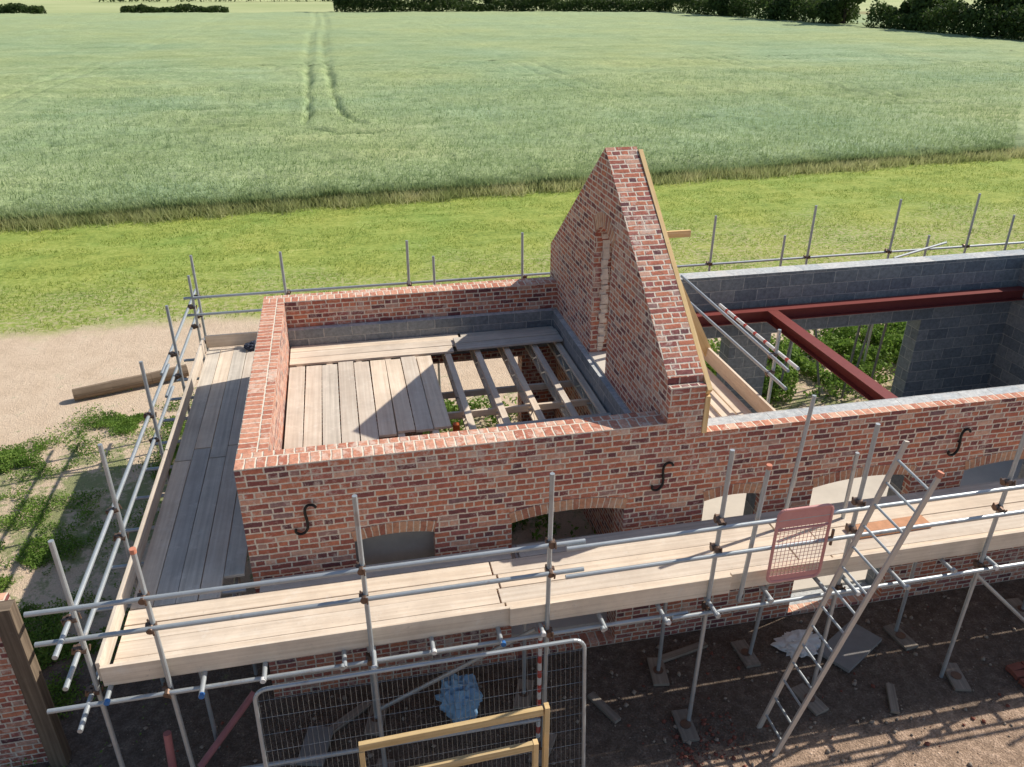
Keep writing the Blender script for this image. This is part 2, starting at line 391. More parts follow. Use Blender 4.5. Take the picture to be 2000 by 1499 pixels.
def grid(x0,x1,y0f,y1,dx,dy):
    nx=int((x1-x0)/dx)+1; xs=np.linspace(x0,x1,nx); nyy=int((y1-24)/dy)+1; t=np.linspace(0,1,nyy)
    xx=np.repeat(xs[:,None],nyy,1); ys=y0f(xs); yy=ys[:,None]+(y1-ys[:,None])*t[None,:]
    zz=cropz(xx,yy); i=np.arange(nx-1)[:,None]*nyy+np.arange(nyy-1)[None,:]; i=i.ravel()
    return xx,yy,zz,np.c_[i,i+nyy,i+nyy+1,i+1],nyy
C=NT('crop_field_material'); p=C.pos(); _,Yc,Zc=C.sep(p)
a=C.noise(p,2.6,6,.8); b=C.noise(C.vm('MULTIPLY',p,(.3,1,1)),.45,4,.65); d=C.noise(p,.045,3); 
c=C.ramp(C.ma('ADD',C.ma('MULTIPLY',a,.6),C.ma('MULTIPLY',b,.4)),[(.34,(.19,.27,.115)),(.5,(.325,.41,.205)),(.66,(.48,.55,.305))])
c=C.mix(1.,c,C.ramp(d,[(.35,(.88,.97,1.04)),(.65,(1.12,1.05,.9))]),'MULTIPLY')
c=C.mix(C.ma('MULTIPLY',C.step(Zc,.66,.38),.5),c,(.1,.15,.06))  # shade of grooves and hollows put into the crop colour
c=C.mix(C.step(Zc,.36,.12),c,(.33,.34,.15))  # edge skirt painted lighter to offset its shade, as it faces away from sun
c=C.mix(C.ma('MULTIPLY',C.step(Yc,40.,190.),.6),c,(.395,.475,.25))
C.base(c,.9); C.bump(C.noise(p,5,4,.8),.15,.8)
xx,yy,zz,F1,ny1=grid(-24,64,lambda x:edge(x)+.15*(vn(x,x*0,1.3,9)-.5)*4,75,.17,.17)
zz[:,0]=0.; zz[:,1]*=.55; V1=np.c_[xx.ravel(),yy.ravel(),zz.ravel()]
xx2,yy2,zz2,F2,_=grid(-110,120,lambda x:x*0+74.9,204,.55,.7)
V2=np.c_[xx2.ravel(),yy2.ravel(),zz2.ravel()]
xx3,yy3,zz3,F3,_=grid(63.9,100,lambda x:x*0+29,75,.5,.5)
V3=np.c_[xx3.ravel(),yy3.ravel(),zz3.ravel()]
xx4,yy4,zz4,F4,_=grid(-70,-23.9,lambda x:x*0+24,75,.5,.5)
V4=np.c_[xx4.ravel(),yy4.ravel(),zz4.ravel()]
F=np.r_[F1,F2+len(V1),F3+len(V1)+len(V2),F4+len(V1)+len(V2)+len(V3)]
crop=npmesh('crop_field',np.r_[V1,V2,V3,V4],F,C.m,True); crop["kind"]="structure"
n=95000
t=rng.random(n)**2.2; Yb=24.4+t*34; Xb=-16+rng.random(n)*(36+(Yb-24)*1.0+14); Yb=Yb+.09*Xb
o=blades('crop_stalks',Xb,Yb,cropz(Xb,Yb)-.12,.25,.05,cropblade,.9); o["kind"]="stuff"
n=26000; Xb=-14+rng.random(n)*52; Yb=edge(Xb)-.2+rng.normal(size=n)*.34+.5*(vn(Xb,Xb*0,1.3,9)-.5)
o=blades('verge_grass',Xb,Yb,Xb*0,.34,.035,edgeblade,1.1,.6); o["kind"]="stuff"
n=60000; Xb=-14+rng.random(n)*50; Yb=13+rng.random(n)*(11.5+.09*Xb); k=fbm(Xb*.5,Yb,1.4,140,4)>.45; Xb=Xb[k];Yb=Yb[k]
o=blades('lawn_grass',Xb,Yb,Xb*0,.07,.022,lawnblade,1.2); o["kind"]="stuff"

# ------------------------------------------------------------------ WEEDS
def weeds(cs,n,size,h,thr=.47):
    P=[]
    for (x,y,rx,ry,k) in cs:
        m=int(n*k); q=rng.normal(size=(m,2))*.5; X_=x+q[:,0]*rx;Y_=y+q[:,1]*ry
        keep=fbm(X_,Y_,2.2,77,3)+.16*(rng.random(m)-.5)>thr; X_=X_[keep];Y_=Y_[keep]
        hh=h*(.15+1.3*fbm(X_,Y_,2.3,55,3)); P.append(np.c_[X_,Y_,hh*rng.random(len(X_))**.7])
    P=np.concatenate(P); V,F=leafcloud(P,size); return V,F
V,F=weeds([(-3.1,7.7,1.0,.7,1.2),(-4.9,6.5,1.2,.7,1.4),(-3.8,2.8,1.0,1.4,1.8),(-2.7,1.4,.9,1.5,1.5),(-2.0,6.0,.5,2.2,.9),(-4.0,4.6,2.2,1.4,1.0),(-5.5,4.9,1.3,.5,.2)],14000,.036,.13,.49)
npmesh('weed_patch',V,F,weed)["kind"]="stuff"
V,F=weeds([(12,7.2,3.2,1.6,2.),(9.6,6.8,1.5,1.3,1.),(14.5,8.2,2,1.5,1.)],10000,.09,.45)
k=V.reshape(-1,4,3)[:,:,1].min(1)>5.5; V=V.reshape(-1,4,3)[k].reshape(-1,3); F=np.arange(len(V)).reshape(-1,4)
npmesh('nettle_bed',V,F,weed)["kind"]="stuff"
V,F=weeds([(3.4,3.6,1.3,1.2,1.),(3.0,6.3,1.5,.6,.6)],9000,.08,.3)
k=(np.abs(V.reshape(-1,4,3)[:,:,1]-5.08).min(1)>.25); V=V.reshape(-1,4,3)[k].reshape(-1,3); F=np.arange(len(V)).reshape(-1,4)
npmesh('indoor_weeds',V,F,weed)["kind"]="stuff"

# ------------------------------------------------------------------ TREES + HEDGES
def tree(x,y,h,r,trunkh,n,label,grp='trees along the far field boundary',sz=.55):
    T=thing('tree',label,'tree',(x,y,0),grp)
    s=MB(); top=Vector((random.uniform(-.3,.3),random.uniform(-.3,.3),h*.65)); s.tube((0,0,0),tuple(top*.5),.028*h,7,0,.02*h); s.tube(tuple(top*.5),tuple(top),.02*h,7,0,.008*h)
    for i in range(6):
        a=random.random()*6.28; z=trunkh+random.random()*(h*.3); s.tube((0,0,z*.8),(math.cos(a)*r*.6,math.sin(a)*r*.6,z+h*.2),.011*h,5,0,.004*h)
    o=s.make('trunk',bark); o.parent=T
    cl=[]
    for i in range(13):
        a=random.random()*6.28; rr=r*random.random()**.5*.75; z=trunkh+(h-trunkh)*(.12+.75*random.random())
        cl.append((math.cos(a)*rr,math.sin(a)*rr,z,r*random.uniform(.28,.5)))
    P=[]
    for (cx,cy,cz,cr) in cl:
        q=rng.normal(size=(n//13,3)); q/=np.linalg.norm(q,axis=1)[:,None]; q*=(cr*(.55+.5*rng.random(n//13)))[:,None]; q[:,2]*=.8; P.append(q+[cx,cy,cz])
    V,F=leafcloud(np.concatenate(P),sz); o=npmesh('crown',V,F,leaf_dark); o.parent=T
    return T
def hedge(x0,y0,x1,y1,w,h,n,label,sz=.5,hm=.5):
    L=math.hypot(x1-x0,y1-y0); t=rng.random(n); nx,ny_=-(y1-y0)/L,(x1-x0)/L
    hh=h*(hm+(1-hm)*1.6*fbm(t*L,t*0+x0,.22,int(abs(x0))+3,3)); ang=rng.random(n)*math.pi; rad=.6+.4*rng.random(n)
    off=np.cos(ang)*w/2*rad; z=np.abs(np.sin(ang))**.6*hh*rad
    P=np.c_[x0+(x1-x0)*t+nx*off-(x0+x1)/2,y0+(y1-y0)*t+ny_*off-(y0+y1)/2,z]
    V,F=leafcloud(P,sz); T=npmesh('hedge',V,F,leaf_dark); T.location=((x0+x1)/2,(y0+y1)/2,0)
    tag(T,label,'hedge'); return T
hedge(-78,206,-59,206,4,2.6,5000,'low dark trimmed hedge clump at the field edge')
hedge(-43,206,-20,206,3.5,2.4,5000,'long low hedge clump standing alone in the field')
hedge(4,204,45,203,5,3.8,11000,'ragged dark hedge with gaps below tall trees')
hedge(45,203,84,194,5,4.4,14000,'continuous overgrown hedge behind the green crop')
hedge(84,195,91,132,6,5.5,15000,'tall overgrown hedge running along the crop')
hedge(91.5,124,92,95,5,4.6,9000,'dense dark green hedge beside the crop')
hedge(92,95,101,76,6,5.5,9000,'tall bushy hedge closing the field corner')
hedge(-75,330,140,330,6,4,9000,'distant thin hedge between two pale fields',.8,.2)
for i,x in enumerate([7,12,18,24,30,35,42,50,56,63,70,77]):
    tree(x+random.uniform(-1.5,1.5),207+random.uniform(-2,3),random.uniform(8,12),random.uniform(3.2,4.8),1.6,1800,'dark leafy field tree with thin trunk in the hedge line')
for (x,y,h,r) in [(87,170,9,5),(91,150,10,6),(92,134,10,5.5),(95,116,8,4.5),(97,101,9,5),(101,88,9,5),(106,78,9,5)]:
    tree(x,y,h,r,.4,5000,'broad round hedgerow tree with dense dark crown',sz=.6)

# ------------------------------------------------------------------ HOUSE
DZ=1.955; ZT=3.306; ZR=3.134; ZG=.0
XG0,XG1=4.806,5.24
house=thing('brick_house','roofless half-built red brick house with single standing gable','building',(0,0,0))
OPS=[(1.15,2.06,1.25,2.20,.05),(2.97,4.36,.06,2.18,.085),]
OPR=[(5.40,6.18,1.0,2.14,.05),(6.88,8.31,.06,2.13,.075),(9.09,10.4,.9,2.10,.07),(11.6,12.8,.9,2.10,.07)]
wall('front_wall',0,0,XG0,0,.33,0,ZT,OPS,[brick,bricktop,brick],house)
wall('gable_pier',0,XG0,XG1,-.004,.33,0,2.85,[],[brick,bricktop,brick],house)
wall('front_wall',0,XG1,16.5,0,.13,0,ZR,OPR,[brick,bricktop,block],house)
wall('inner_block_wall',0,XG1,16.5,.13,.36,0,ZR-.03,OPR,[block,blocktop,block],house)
for (a_,b_,l_,s_,r_) in OPS+OPR: arch('window_arch',a_,b_,s_,r_,-.007,.02,house)
wall('side_wall',1,.33,4.92,0,.33,0,ZT-.001,[],[brick,bricktop,brick],house)
wall('back_wall',0,0,XG0,4.92,5.25,0,ZT,[(2.4,4.2,0,2.0,0)],[brick,bricktop,brick],house)  # rear opening added to let daylight in below the joists
OPB=[(7.0,8.14,.0,2.02,.0),(8.95,12.10,.0,2.02,.0)]
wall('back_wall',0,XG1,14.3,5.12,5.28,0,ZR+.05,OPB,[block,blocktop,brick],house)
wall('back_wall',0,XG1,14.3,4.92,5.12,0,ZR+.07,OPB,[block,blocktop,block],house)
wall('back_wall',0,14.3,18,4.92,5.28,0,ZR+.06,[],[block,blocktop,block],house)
wall('cross_wall',1,.36,4.92,14.05,14.3,0,ZR,[],[block,blocktop,block],house)
wall('cross_wall',1,.34,4.9,XG1-.1,XG1-.004,0,2.82,[],[block,blocktop,block],house)
# gable
YA,ZA=2.77,5.92
def gz(a):
    if a<.10: return 3.76
    if a<=YA: return 3.84+(ZA-3.84)*(a-.10)/(YA-.10)
    if a<=5.42: return ZA-(ZA-3.84)*(a-YA)/(5.42-YA)
    return 3.84
gz.breaks=[.099,.1,YA]
wall('gable_wall',1,-.004,5.42,XG0,XG1,2.85,gz,[(2.26,3.0,2.85,4.72,.16)],[brick,brick,brick],house,topalong=True)
wall('gable_wall',1,.33,5.25,XG0+.001,XG1-.11,0,2.848,[],[brick,brick,brick],house)
s=MB(); zz_=2.90
while zz_<4.7:
    a=random.uniform(.015,.05); b=random.uniform(.07,.11); x0=XG0+.12+random.uniform(-.02,.02)
    s.box(x0,x0+b,3.0-a,3.0005,zz_,zz_+random.uniform(.05,.09),2); zz_+=.075
s.make('reveal_mortar',plasterr,house)
wall('inner_leaf',0,XG0+.27,XG1-.002,2.955,2.9985,2.876,4.72,[],[block,block,block],house)
arch('window_arch',2.26,3.0,4.72,.16,XG0-.006,XG0+.02,house,axis=1,hgt=.21)
boardobj('window_sill',XG0-.01,XG1+.002,2.262,2.998,2.80,2.875,0,concrete,house)
wall('block_ledge',0,.335,XG0-.09,4.80,4.916,2.2,2.86,[],[block,blocktop,block],house)
wall('block_ledge',1,.335,4.915,XG0-.09,XG0-.004,2.2,2.84,[],[block,blocktop,block],house)
s=MB(); s.box(.33,2.3,.33,4.92,.01,.1); s.box(2.3,XG0,.33,2.2,.01,.1); s.box(XG1,14.05,.36,4.92,.01,.1); s.make('floor_slab',concrete,house)
boardobj('window_board',1.13,2.08,.14,.17,1.2,2.26,0,darkboard,house)
for (tx,tz) in ((.66,2.60),(4.80,2.60),(8.85,2.575)):
    ctl=[(.12,.145),(.095,.18),(.045,.188),(.01,.155),(-.002,.09),(.006,.02),(.012,-.05),(.004,-.12),(-.035,-.17),(-.085,-.18),(-.122,-.15),(-.12,-.11)]
    ctl=[Vector((tx+a,-.035,tz+b)) for a,b in ctl]; pts=[]
    for i in range(len(ctl)-1):
        p0=ctl[max(i-1,0)];p1=ctl[i];p2=ctl[i+1];p3=ctl[min(i+2,len(ctl)-1)]
        for k in range(4):
            t=k/4; pts.append(.5*((2*p1)+(p2-p0)*t+(2*p0-5*p1+4*p2-p3)*t*t+(3*p1-p0-3*p2+p3)*t**3))
    pts.append(ctl[-1])
    s=MB(); s.path(pts,.016,8); s.tube((tx+.008,-.03,tz),(tx+.008,.01,tz),.012,6); s.make('wall_tie',iron,house)
for i,jx in enumerate([.5,.95,1.4,1.85,2.3,2.80,3.28,3.76,4.23,4.63]):
    s=MB()
    for z0 in (2.50,2.30): s.box(jx-.045,jx+.045,.34,4.79,z0,z0+.047,1)
    y=.4; k=0
    while y<4.6:
        for sx in (-.047,.047):
            z0,z1=(2.345,2.5) if k%2 else (2.5,2.345)
            s.quad([(jx+sx,y,z0),(jx+sx,y+.05,z0),(jx+sx,y+.33,z1),(jx+sx,y+.28,z1)],None,1)
        y+=.28;k+=1
    s.make('floor_joist',[board,galv],house)
beamobj('joist_brace',(2.3,2.35,2.39),(4.65,2.35,2.39),.045,.1,board,house)
beamobj('joist_brace',(2.3,3.3,2.22),(4.65,3.3,2.22),.045,.1,boardgrey,house)
def ibeam(a,b,w,h,name='steel_beam'):
    a=Vector(a);b=Vector(b);d=(b-a);L=d.length;d.normalize();u=Vector((0,0,1)) if abs(d.z)<.9 else Vector((0,1,0)); sd=d.cross(u).normalized();M=Matrix((d,sd,u)).transposed().to_4x4();M.translation=a
    s=MB(); s.box(0,L,-w/2,w/2,h/2-.014,h/2,0,0,M); s.box(0,L,-w/2,w/2,-h/2,-h/2+.014,0,0,M); s.box(0,L,-.006,.006,-h/2+.014,h/2-.014,0,0,M)
    return s.make(name,redsteel,house)
ibeam((XG1,4.72,2.50),(14.05,4.72,2.50),.2,.21)
ibeam((8.72,.36,2.505),(8.72,4.615,2.505),.2,.2)
beamobj('timber_rafter',(XG1+.035,.0,3.66),(XG1+.035,YA-.02,ZA-.08),.06,.14,timber,house)
beamobj('timber_rafter',(XG1+.03,5.4,3.62),(XG1+.03,YA+.02,ZA-.12),.05,.14,timber,house)
beamobj('timber_stud',(XG1+.035,.03,ZR+.002),(XG1+.035,.03,3.62),.06,.1,timber,house,up=(0,1,0))
beamobj('timber_brace',(5.30,2.75,5.25),(6.92,3.32,2.50),.14,.05,timber,house,up=(0,1,0))
beamobj('timber_brace',(XG1+.005,3.40,4.5),(6.42,3.40,4.5),.05,.1,timber,house)
beamobj('timber_brace',(XG1+.005,1.9,3.6),(5.95,1.9,2.45),.1,.05,timber,house,up=(0,1,0))

# ------------------------------------------------------------------ LOOSE BOARDS on joists
FZ=2.548
def loose(x0,x1,y0,y1,L,mat=board,z=FZ,lab='weathered scaffold board laid loose across floor joists',rot=0.):
    o=boardobj('scaffold_board',x0,x1,y0,y1,z,z+.038,L,mat,None,rot)
    return tag(o,lab,'board','boards laid over the floor joists')
x=.36
for i in range(9):
    w=.228; y0={6:1.72,7:1.7,8:1.72,5:1.66}.get(i,.5)
    loose(x,x+w,y0,4.0+random.uniform(-.03,.05),1,board if i not in(2,) else boardgrey,rot=random.uniform(-.005,.005)); x+=w+.013
for j,y in enumerate((4.1,4.34,4.57)): loose(.35,2.9+.1*j,y,y+.225,0,z=FZ+.0,rot=random.uniform(-.004,.004))
for j,y in enumerate((4.08,4.33)): loose(2.95,4.70,y,y+.225,0,boardgrey,z=FZ+.04,rot=.02)
loose(3.05,4.70,4.58,4.78,0,boardgrey)
loose(3.1,4.70,1.42,1.64,0,boardgrey,lab='grey scaffold board bridging open joists')
loose(.4,3.0,.36,.45,0)
for j in range(6):
    o=loose(5.32+j*.245,5.32+j*.245+.225,.45,4.4,1,z=2.38,lab='pale board forming walkway behind the gable')
tag(boardobj('toe_board',6.86,6.90,.8,3.85,2.40,2.64,1,board,None),'pale timber board on edge beside the walkway','board')

# ------------------------------------------------------------------ SCAFFOLD
T=.0242
def coupler_mesh():
    s=MB(); s.tube((0,-.045,0),(0,.045,0),.036,10); s.tube((-.045,.03,.0),(.045,.03,0),.036,10); s.box(-.03,.03,.03,.075,-.03,.03)
    s.tube((.03,-.06,-.03),(.03,-.06,.04),.01,6); s.tube((-.03,.07,-.03),(-.03,.07,.04),.01,6)
    o=s.make('coupler',rusty); me=o.data; bpy.data.objects.remove(o); return me
CM=coupler_mesh()
def coupler(p,parent,rz=0.):
    o=link(bpy.data.objects.new('coupler',CM)); o.location=p; o.rotation_euler=(random.uniform(-.3,.3),0,rz); par(o,parent)
scaf=thing('scaffold','galvanised tube scaffold with timber deck wrapping brick walls','scaffold',(-1.35,-1.4,0))
def pole(x,y,z1,z0=0.,dx=0,dy=0,parent=None,cap=None,name='pole'):
    parent=parent or scaf
    o=tubeobj(name,(x,y,z0),(x+dx,y+dy,z1),T,galv,parent)
    if cap: tubeobj('pole_cap',(x+dx,y+dy,z1-.035),(x+dx,y+dy,z1+.012),T+.005,cap,parent)
    return o
YF=-1.40
for (x,z,cap,dx) in [(-.69,3.47,orange,-.04),(1.23,3.76,None,-.03),(3.06,3.75,None,.02),(4.88,3.78,None,.06),(6.45,3.89,None,.05),(8.30,3.85,None,.06),(10.4,3.8,None,0),(12.4,3.8,None,0)]:
    pole(x-dx,YF,z,0.,dx,0,cap=cap)
pole(5.22,YF-.0,3.54,1.8,.09,0,cap=orange); pole(7.05,-.45,2.9,1.7)
for (x,z) in [(6.02,3.70)]: pole(x,-.58,z,0,.36,.2)
for x in (-.6,1.2,3.0,4.75,8.15,10.14): pole(x,-.6,1.93)
XL=-1.35
for (y,z,dx) in [(-1.28,3.58,0),(.44,3.53,0),(2.61,3.49,-.02),(4.61,3.50,-.03),(6.65,3.28,0),(7.18,3.48,0)]: pole(XL-dx,y,z,0,dx,0)
for y in (.44,2.61,4.61): pole(-.25,y,1.9)
def rail(name,a,b,parent=None,r=T,mat=galv): return tubeobj(name,a,b,r,mat,parent or scaf)
for (z,xa) in ((2.95,-1.66),(2.60,-1.66)):
    rail('guard_rail',(xa,YF-.05,z+.012),(3.4,YF-.05,z)); rail('guard_rail',(3.2,YF-.1,z-.03),(9.2,YF-.1,z-.02)); rail('guard_rail',(9.0,YF-.05,z),(14,YF-.05,z))
for z in (2.70,2.33): rail('guard_rail',(XL-.05,-1.75,z),(XL-.05,4.2,z+.01)); rail('guard_rail',(XL-.1,3.9,z),(XL-.1,7.6,z-.01))
for (x) in (-.7,1.22,3.06,4.84,6.42,8.25,10.4,12.4):
    for z in (2.95,2.60,1.80): coupler((x,YF-.03,z),scaf)
for y in (-1.28,.44,2.61,4.61,6.65,7.18):
    for z in (2.70,2.33,1.80): coupler((XL-.03,y,z),scaf,math.pi/2)
rail('ledger',(-1.75,YF-.05,1.80),(4.6,YF-.05,1.80)); rail('ledger',(4.4,YF-.1,1.80),(14,YF-.1,1.80)); rail('ledger',(-1.5,-.55,1.83),(14,-.55,1.83))
rail('ledger',(XL-.05,-1.75,1.80),(XL-.05,7.4,1.80)); rail('ledger',(-.2,-.5,1.80),(-.2,7.,1.80))
rail('ledger',(-1.9,YF,.55),(3,YF,.5)); 
for x in [-1.2,-.35,.2,.95,1.25,1.85,2.55,2.98,3.6,4.3,4.85,5.5,6.15,6.5,7.1,7.8,8.3,9.1,9.8,10.5,11.4]:
    e=random.uniform(-1.68,-1.5); rail('transom',(x+random.uniform(-.03,.03),e,1.885),(x,-.08,1.885)); 
    tubeobj('tube_end_cap',(x,e-.01,1.885),(x,e+.03,1.885),T+.003,random.choice([whitep,blueplastic,galv,galv]),scaf)
for y in [-.2,.5,1.2,1.9,2.6,3.3,4.0,4.7,5.4,6.2]:
    rail('transom',(-1.6,y,1.885),(-.06,y,1.885))
rail('brace_tube',(1.25,-.62,.2),(2.95,-1.3,1.75)); rail('brace_tube',(8.2,YF+.05,1.7),(9.8,YF+.05,.2))
def deck(x0,x1,y0,y1,L,mat=board,rot=0.,z=DZ): return boardobj('deck_board',x0,x1,y0,y1,z-.038,z,L,mat,scaf,rot)
for j in range(4):
    y0=-1.29+j*.232
    segs=[(-1.22,2.66),(2.68,6.5),(6.52,10.4),(10.42,14.2)] if j%2==0 else [(-1.22,2.62),(2.64,6.1),(6.12,9.95),(9.97,13.8)]
    for k,(a_,b_) in enumerate(segs):
        deck(a_,b_,y0,y0+.225,0,board,random.uniform(-.0015,.0015),DZ+random.uniform(-.004,.004))
for (a_,b_) in [(.1,2.9),(3.0,6.8),(6.85,10.6),(10.65,14.2)]: deck(a_,b_,-.345,-.125,0,boardgrey,0,DZ-.01)
deck(6.95,8.0,-.86,-.64,0,rustor,.02,DZ+.042)
for j in range(5):
    x0=-1.215+j*.228
    cut=2.9 if j%2 else 2.6
    deck(x0,x0+.22,-.35+(.0 if j<4 else .35),cut,1,boardgrey if j%3 else board,random.uniform(-.002,.002),DZ+random.uniform(-.004,.004))
    deck(x0,x0+.22,cut+.03,6.45+random.uniform(-.1,.05),1,board if j%2 else boardgrey,random.uniform(-.002,.002),DZ+random.uniform(-.004,.004))
def toe(x0,x1,y0,y1,z0,z1,L,mat=board): return boardobj('toe_board',x0,x1,y0,y1,z0,z1,L,mat,scaf)
toe(-1.26,2.70,-1.345,-1.305,1.90,2.13,0); toe(2.66,5.10,-1.385,-1.347,1.92,2.15,0); toe(5.12,9.05,-1.345,-1.305,1.92,2.14,0); toe(9.0,12.9,-1.385,-1.347,1.92,2.14,0)
toe(-1.30,-1.262,-1.30,2.6,1.93,2.16,1); toe(-1.30,-1.262,2.62,6.5,1.93,2.16,1)
toe(-1.24,-.15,6.52,6.56,1.95,2.18,0)

bs=thing('scaffold','tall galvanised scaffold poles and rails behind the house','scaffold',(0,6.6,0))
for (x,z) in [(.28,3.62),(2.45,3.69),(4.62,3.71),(2.95,3.37),(8.38,3.82),(10.51,3.91),(12.36,3.94),(14.21,3.97),(15.23,3.47),(9.95,3.34),(13.24,3.15)]:
    y=6.6; pole(x-.02,y,z,0,random.uniform(-.03,.05),0,parent=bs)
for a_,b_,z in ((-1.5,5.4,2.87),(-1.5,5.4,2.55),(5.3,17,2.83),(5.3,17,2.40)): rail('guard_rail',(a_,6.65,z),(b_,6.65,z),bs)
rail('guard_rail',(12.2,6.2,2.85),(13.6,6.5,3.0),bs)
for x in (.28,2.45,4.62,8.38,10.51,12.36,14.21): coupler((x,6.62,2.85),bs)
for j in range(4): boardobj('deck_board',-.1,2.2,5.5+j*.24,5.72+j*.24,DZ-.04,DZ,0,boardgrey,bs)
for (x,d_) in ((9.9,.5),(10.9,-.4),(11.6,.6)): rail('brace_tube',(x,5.9,0),(x+d_,6.3,2.6),bs,mat=darkgalv)
for (x) in (9.3,11.3,11.9): rail('pole',(x,5.7,0),(x+.1,5.7,2.4),bs,mat=darkgalv)

ir=thing('guard_rail_frame','scaffold tube guard rails above walkway inside the house','scaffold',(7.05,1.6,0))
pole(7.08,1.66,3.60,.1,parent=ir)
rail('rail',(6.99,1.15,3.22),(6.99,4.8,3.31),ir); rail('rail',(7.0,1.15,2.95),(7.0,4.8,2.98),ir)
s=MB(); y=1.15;k=0
redtape=plain('red_tape_material',(.5,.09,.07),.5)
while y<3.4: L_=.24 if k%2==0 else .07; s.tube((7.13,y,3.24),(7.13,y+L_,3.24),T+.002,10,k%2); y+=L_;k+=1
s.make('striped_rail',[whitep,redtape],ir)
coupler((7.05,1.66,3.22),ir,math.pi/2); coupler((7.05,1.66,2.95),ir,math.pi/2)

# ------------------------------------------------------------------ LADDER
lad=thing('ladder','long worn metal ladder leaning sideways against scaffold rails','ladder',(5.6,-1.85,0))
b0=Vector((5.61,-1.64,0)); t0=Vector((6.66,-1.60,3.78)); b1=Vector((5.60,-2.03,0)); t1=Vector((6.80,-1.98,3.62))
beamobj('stile',b0,t0,.026,.06,alu,lad,up=(1,0,0)); beamobj('stile',b1,t1,.026,.06,alu,lad,up=(1,0,0))
for i in range(14):
    t=(i+.8)/14.6; tubeobj('rung',b0.lerp(t0,t),b1.lerp(t1,t),.014,galv,lad,8)
tubeobj('pole_cap',t1-Vector((.02,0,.04)),t1+Vector((0,0,.015)),.034,orange,lad)

# ------------------------------------------------------------------ SAFETY GATE
gate=thing('safety_gate','pink painted mesh safety gate clipped to scaffold rails','gate',(5.45,-1.55,2.1))
def rrect(x0,x1,z0,z1,y,r,dy0=0,dy1=0,k=5):
    P=[]
    for (cx,cz,a0) in ((x1-r,z1-r,0),(x0+r,z1-r,90),(x0+r,z0+r,180),(x1-r,z0+r,270)):
        for i in range(k+1):
            a=math.radians(a0+90*i/k); P.append((cx+r*math.cos(a),y,cz+r*math.sin(a)))
    P.append(P[0]); return P
s=MB(); s.path(rrect(5.44,6.05,2.12,3.05,-1.52,.07),.017,8); s.tube((5.45,-1.52,2.80),(6.04,-1.52,2.80),.014,8); o=s.make('frame',pinkmetal,gate)
s=MB(); 
for i in range(1,13): s.tube((5.45+i*.046,-1.52,2.14),(5.45+i*.046,-1.52,3.04),.0035,4)
for i in range(1,19): s.tube((5.45,-1.52,2.13+i*.049),(6.04,-1.52,2.13+i*.049),.0035,4)
s.make('mesh_panel',pinkmetal,gate)
s=MB(); s.box(5.46,6.03,-1.523,-1.517,2.125,2.20); s.make('kick_plate',pinkmetal,gate)
s=MB(); s.box(5.46,6.03,-1.523,-1.517,2.83,3.03); s.make('top_plate',pinkmetal,gate)
s=MB(); s.tube((6.05,-1.5,2.6),(6.13,-1.5,2.6),.014,8); s.tube((6.13,-1.5,2.5),(6.13,-1.5,2.7),.016,8); s.make('latch',rusty,gate)

# ------------------------------------------------------------------ FENCE PANEL
fen=thing('fence_panel','galvanised wire mesh temporary fence panel leaning near scaffold','fence',(.15,-2.0,0))
def lean(z): return -1.95+.12*z
s=MB(); P=[(x,lean(z),z) for (x,_,z) in rrect(.13,3.36,.05,1.93,0,.12)]; s.path(P,.021,8); s.make('frame',galv,fen)
s=MB(); x=.16
while x<3.34: s.tube((x,lean(.07),.07),(x,lean(1.9),1.9),.0017,4); x+=.05
z=.2
while z<1.9: s.tube((.14,lean(z),z),(3.34,lean(z),z),.002,4); z+=.2
s.make('wire_mesh',wire,fen)
tf=thing('timber_trestle','new softwood trestle frame standing against wire fence panel','trestle',(1.1,-2.0,0),'softwood trestles by the fence')
yy_=-2.02
beamobj('rail',(1.04,yy_,1.30),(2.86,yy_,1.36),.05,.09,timber,tf); beamobj('leg',(1.06,yy_+.003,0),(1.06,yy_+.003,1.25),.05,.07,timber,tf,up=(0,1,0)); beamobj('leg',(2.90,yy_+.003,0),(2.90,yy_+.003,1.42),.05,.08,timber,tf,up=(0,1,0))
tf=thing('timber_trestle','lower new softwood trestle frame beside a taller one','trestle',(1.1,-2.15,0),'softwood trestles by the fence')
yy_=-2.14
beamobj('rail',(1.10,yy_,.96),(2.74,yy_,1.03),.05,.09,timber,tf); beamobj('leg',(2.76,yy_,0),(2.76,yy_,1.08),.05,.07,timber,tf,up=(0,1,0)); beamobj('leg',(1.12,yy_,0),(1.12,yy_,.9),.05,.07,timber,tf,up=(0,1,0))
sp=MB(); z=0;k=0
while z<1.7: sp.tube((3.02,-1.25,z),(3.02,-1.25,z+.11),.024,10,k%2); z+=.11;k+=1
o=sp.make('striped_pole',[whitep,redtape]); tag(o,'red and white striped tube standing under scaffold','pole')

# ------------------------------------------------------------------ brick wall + post at corner
gw=thing('garden_wall','weathered red brick wall end with old timber post','wall',(-2.4,-.3,0))
wall('wall',0,-6.5,-2.42,-.40,-.06,0,2.16,[],[brick,bricktop,brick],gw)
beamobj('timber_post',(-2.31,-.42,0),(-2.34,-.40,2.26),.17,.17,oldwood,gw,up=(0,1,0))
boardobj('coping_brick',-2.9,-2.5,-.38,-.1,2.163,2.22,0,rustor,gw)

